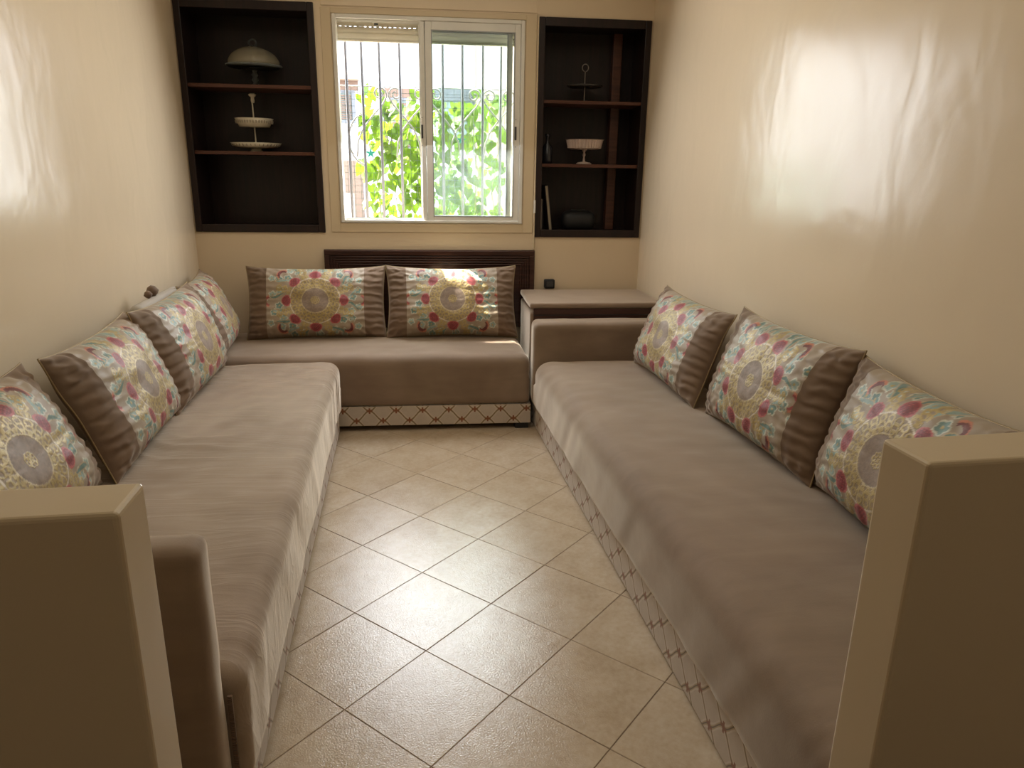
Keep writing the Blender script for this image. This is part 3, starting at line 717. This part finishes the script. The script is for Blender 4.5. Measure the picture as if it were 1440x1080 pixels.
# ------------------------------------------------------------------ cushions
def embroidery(x, y, rot=0.0, seed=0):
    """flat printed/embroidered colours; x,y in half-heights; returns rgb and thread mask"""
    N = x.size
    n1 = vnoise(x*9+30, y*9+30, seed+1); n2 = vnoise(x*34+60, y*34+60, seed+2)
    c = np.array([.315, .25, .18])[None, :]*(0.90+.18*n1[:, None]); g = np.zeros(N)
    r = np.hypot(x, y); th = np.arctan2(y, x)
    def put(mask, col, th_=.0):
        col = np.array(col); c[mask] = col*(.82+.36*n2[mask, None]); g[mask] = th_
    GOLD_, CR, PK, TE, TL, CO, DK = (.40, .30, .11), (.22, .008, .025), (.42, .08, .08), (.11, .21, .19), (.24, .34, .31), (.50, .17, .10), (.12, .008, .015)
    def polar(k, n, off, rc):            # local coords around n centres
        a = off+rot+2*math.pi*k/n; cx, cy = rc*math.cos(a), rc*math.sin(a)
        dx, dy = x-cx, y-cy
        return dx*math.cos(a)+dy*math.sin(a), -dx*math.sin(a)+dy*math.cos(a)
    # teal sprays and little flowers
    for n, off, rc, s_ in ((16, .10, .88, .10), (16, .25, 1.04, .095), (12, 0, 1.22, .085)):
        for k in range(n):
            p, q = polar(k, n, off+.06*math.sin(5*k), rc+.04*math.sin(3*k+1)); d = np.hypot(p, q); a = np.arctan2(q, p)
            rp = s_*(.70+.30*np.abs(np.cos(2.5*a+k)))
            put(d < rp, TL if (k % 2) else TE, .1); put(np.abs(d-rp) < .012, (.50, .50, .40), .3); put(d < .020, GOLD_, .6)
    # long teal leaves and stems
    for k in range(16):
        p, q = polar(k, 16, .2, .93); w = np.abs(q-.10*np.sin(p*9+k))
        m_ = (w < .035*np.clip(1-(p/.17)**2, 0, 1)); put(m_, TE if k % 2 else TL, .1)
        m_ = (np.abs(w-.045*np.clip(1-(p/.18)**2, 0, 1)) < .009) & (np.abs(p) < .18); put(m_, (.42, .33, .20), .5)
    # gold knots between the lobes
    for k in range(8):
        for rr_, ss in ((.79, .070), (.67, .055), (.93, .055)):
            p, q = polar(k, 8, math.pi/8, rr_); d = np.hypot(p, q); put(np.abs(d-ss) < .014, GOLD_, .8); put(d < .018, GOLD_, .8)
            put((np.abs(np.hypot(p, np.abs(q)-.06)-.035) < .011), GOLD_, .8)
    # gold scroll ring
    ring = (r > .34) & (r < .60); put(ring, (.27, .20, .12), .1)
    for rc, n, rad_, w in ((.53, 22, .050, .014), (.44, 22, .052, .014), (.385, 22, .030, .011)):
        for k in range(n):
            p, q = polar(k, n, .1*rc, rc); d = np.hypot(p*1.0, q); put((np.abs(d-rad_) < w) & (r < .62), GOLD_, .9)
    put(np.abs(r-.605) < .012, (.58, .50, .38), .5); put(np.abs(r-.335) < .012, (.50, .40, .22), .8)
    # centre flower
    put(r < .32, (.25, .185, .140), 0)
    pet = .24+.06*np.abs(np.cos(4*(th-rot))); put(np.abs(r-pet) < .009, (.22, .16, .12), 0)
    put((np.abs(np.sin(4*(th-rot))) < .035/np.maximum(r, .05)*.4) & (r < .24), (.24, .175, .13), 0)
    for k in range(8):
        p, q = polar(k, 8, 0, .07); put(np.abs(np.hypot(p, q)-.028) < .010, GOLD_, .9)
    put(r < .025, GOLD_, .9)
    # crimson lobes
    for k in range(8):
        p, q = polar(k, 8, 0, .70); e_ = np.hypot(p/.095, q/(.125-.25*p)); put(e_ < 1.18, PK, .3); put(e_ < .98, CR, .2)
        dots = (np.sin(p*110)*np.sin(q*110) > .45) & (e_ < .85); put(dots, DK, 0); put((e_ < .95) & (np.sin(p*110+2)*np.sin(q*110+1) > .75), PK, 0)
    # outer crescents
    for a_, rr_ in ((0, 1.16), (42, 1.10), (138, 1.10), (180, 1.16), (222, 1.10), (318, 1.10)):
        a = rad(a_)+0; cx, cy = rr_*math.cos(a), rr_*math.sin(a); dx, dy = x-cx, y-cy
        p = dx*math.cos(a)+dy*math.sin(a); q = -dx*math.sin(a)+dy*math.cos(a)
        d = np.hypot(p-.0+.06, q); put((np.abs(d-.12) < .036) & (p > -.05), CO, .2); put((np.abs(d-.105) < .032*(1.2-np.abs(q)*6)) & (p > -.06), DK if a_ % 180 else (.30, .04, .05), .1)
    return np.clip(c, 0, 1), g
def mat_panel():
    m = NT('embroidered_satin'); a = m.n('ShaderNodeVertexColor', _layer_name='print'); al = a.outputs['Alpha']
    v = m.coord(); c = m.mix(m.math('MULTIPLY', m.noise(150, v, 2), .25), a.outputs['Color'], (.30, .24, .18))
    m.set(Base__Color=c, Roughness=m.math('SUBTRACT', .52, m.math('MULTIPLY', al, .12)), Metallic=m.math('MULTIPLY', al, .2), Sheen__Weight=.08, Specular__IOR__Level=.45)
    m.bump(m.math('ADD', m.math('MULTIPLY', al, .9), m.math('MULTIPLY', m.noise(420, m.coord(scale=(1, 1, 2)), 2), .6)), .35, .0022)
    return m.m
PANEL = mat_panel()
HH = .235; AR = 1.72                          # half height, aspect
def cushion_meshes(seed, rot, ears=1.0, thick=.102, AR=AR):
    nu, nv = 230, 130
    U, V_ = np.meshgrid(np.linspace(-1, 1, nu+1), np.linspace(-1, 1, nv+1), indexing='ij')
    u, v = U.ravel(), V_.ravel()
    hw = HH*AR
    px = hw*u*(1-.045*ears*(1-v**2)**1.0*np.abs(u)**3); pz = HH*v*(1-.10*ears*(1-u**2)**.8*np.abs(v)**3)
    prof = np.clip((1-np.abs(u)**3.2)*(1-np.abs(v)**2.6), 0, 1)**.58
    T = thick*prof
    eu, ev = 1-np.abs(u), 1-np.abs(v)
    nA = vnoise(u*5+20, v*4+20, seed); nB = vnoise(u*9+50, v*9+50, seed+3)
    pl = np.exp(-ev/.30)*np.sin(u*46+nB*3+3*np.sign(v)+seed)*(1-np.exp(-ev/.03))
    pl2 = np.exp(-eu/.26)*np.sin(v*34+nB*3+seed*2)*(1-np.exp(-eu/.03))
    pl3 = np.exp(-(eu+ev)/.45)*np.sin((u*np.sign(u)-v*np.sign(v))*30+nA*6)*(1-np.exp(-np.minimum(eu, ev)/.04))
    T = T+.0042*pl*prof**.3+.0062*pl2*prof**.2+.004*pl3+.010*(nA-.5)*prof
    zf = -T; sag = .012*(vnoise(u*2+7, v*2+7, seed+5)-.5)
    # gentle belly: the filling slumps downwards
    low = .020*np.clip(-v, 0, 1)*prof
    I = np.arange((nu+1)*(nv+1)).reshape(nu+1, nv+1)
    P = np.column_stack([px, -T-low+sag, pz])
    f = np.stack([I[:-1, :-1], I[1:, :-1], I[1:, 1:], I[:-1, 1:]], -1).reshape(-1, 4)
    fu = (u[f].mean(1)); ispan = np.abs(fu+.0) < .70
    rgb, g = embroidery(px/HH, pz/HH, rot, seed)
    def sub(faces, extra=None):
        ids, inv = np.unique(faces, return_inverse=True); return ids, inv.reshape(faces.shape)
    ids, ff = sub(f[ispan]); mp = np_mesh('embroidered_panel', P[ids], ff); mp.materials.append(PANEL)
    ca = mp.color_attributes.new('print', 'FLOAT_COLOR', 'POINT')
    ca.data.foreach_set('color', np.column_stack([rgb[ids], g[ids]]).astype(np.float32).ravel())
    ids, ff = sub(f[~ispan]); Vc = P[ids]
    # back side, coarser
    mu, mv = 58, 34
    U2, V2 = np.meshgrid(np.linspace(-1, 1, mu+1), np.linspace(-1, 1, mv+1), indexing='ij'); u2, v2 = U2.ravel(), V2.ravel()
    bx = hw*u2*(1-.045*ears*(1-v2**2)*np.abs(u2)**3); bz = HH*v2*(1-.10*ears*(1-u2**2)**.8*np.abs(v2)**3)
    pr2 = np.clip((1-np.abs(u2)**3.2)*(1-np.abs(v2)**2.6), 0, 1)**.58
    sg2 = .012*(vnoise(u2*2+7, v2*2+7, seed+5)-.5)
    B = np.column_stack([bx, thick*.62*pr2+sg2, bz]); J = np.arange((mu+1)*(mv+1)).reshape(mu+1, mv+1)
    fb = np.stack([J[:-1, :-1], J[:-1, 1:], J[1:, 1:], J[1:, :-1]], -1).reshape(-1, 4)
    mc = np_mesh('cover', np.concatenate([Vc, B]), np.concatenate([ff, fb+len(Vc)])); mc.materials.append(VELVET_C)
    # braid round the seam
    t = np.linspace(-1, 1, 40, endpoint=False); one = np.ones_like(t)
    eu_ = np.concatenate([t, one, -t, -one]); ev_ = np.concatenate([-one, t, one, -t])
    ex = hw*eu_*(1-.045*ears*(1-ev_**2)*np.abs(eu_)**3); ez = HH*ev_*(1-.10*ears*(1-eu_**2)**.8*np.abs(ev_)**3)
    es = .012*(vnoise(eu_*2+7, ev_*2+7, seed+5)-.5)
    bm = BM(); tube(bm, [(a, b+.002, c_) for a, b, c_ in zip(ex, es, ez)], .0032, 6, closed=True)
    pm = bpy.data.meshes.new('piping'); bm.to_mesh(pm); bm.free(); pm.materials.append(GOLD); pm.polygons.foreach_set('use_smooth', [True]*len(pm.polygons))
    return mc, mp, pm
VAR = [cushion_meshes(3, 0), cushion_meshes(17, math.pi/8), cushion_meshes(29, 0, 1.15)]
def cushion(var, X, Y, hdg, lean, W, H, label, z0=.437, group='embroidered sofa cushions'):
    t = thing('cushion', label, 'cushion', (X, Y, z0), 0, group)
    for nm, me in zip(('cover', 'embroidered_panel', 'piping'), VAR[var]):
        o = bpy.data.objects.new(nm, me); COL.objects.link(o); o.parent = t
        o.location = (0, 0, HH*H/(2*HH)*0+H/2); o.scale = (W/(2*HH*AR), 1, H/(2*HH))
    t.rotation_euler = (Matrix.Rotation(hdg, 3, 'Z') @ Matrix.Rotation(-lean, 3, 'X')).to_euler()
    return t
A1 = .1
cushion(0, -.71, 4.450, rad(2), rad(18), .835, .455, 'left one of the two embroidered cushions on the back sofa')
cushion(2, .113, 4.445, rad(1), rad(21), .815, .465, 'right one of the two embroidered cushions, in front of the headboard')
cushion(1, -1.083, 1.93, rad(92), rad(24), .82, .455, 'embroidered cushion nearest the left low wall on the left sofa')
cushion(0, -1.073, 2.715, rad(94), rad(21), .80, .465, 'second embroidered cushion from the low wall on the left sofa')
cushion(1, -1.090, 3.431, rad(92), rad(18), .835, .468, 'third embroidered cushion from the low wall on the left sofa')
cushion(2, -1.175, 4.20, rad(97), rad(22), .70, .455, 'farthest embroidered cushion on the left, in the back corner')
cushion(0, 1.125, 3.40, rad(-87), rad(20), .83, .455, 'embroidered cushion on the right sofa nearest its armrest')
cushion(1, 1.215, 2.53, rad(-85), rad(16), .80, .490, 'middle embroidered cushion of the right sofa')
cushion(2, 1.262, 1.76, rad(-92), rad(14), .80, .470, 'embroidered cushion on the right sofa partly behind the low wall')
# plain cushion tucked behind the left row
t = thing('cushion', 'plain grey-beige cushion tucked behind the left row by the wall', 'cushion', (-1.25, 3.60, .46))
for nm, me, mt in (('cover', VAR[1][0], None),):
    bm = BM(); box(bm, -.30, .30, -.035, .035, 0, .40, .034, 4); o = smooth(obj('cover', bm, simple('pale_velvet', (.40, .36, .31), .8), t))
for dx, s_ in ((-.02, .030), (-.085, .020)):
    bm = BM(); lathe(bm, [(0, -s_), (s_*.7, -s_*.5), (s_, 0), (s_*.6, s_*.7), (0, s_)], 12, (dx, 0, .405+s_*.6)); smooth(obj('tassel', bm, VELVET_D, t))
t.rotation_euler = (Matrix.Rotation(rad(92), 3, 'Z') @ Matrix.Rotation(rad(-10), 3, 'X')).to_euler()
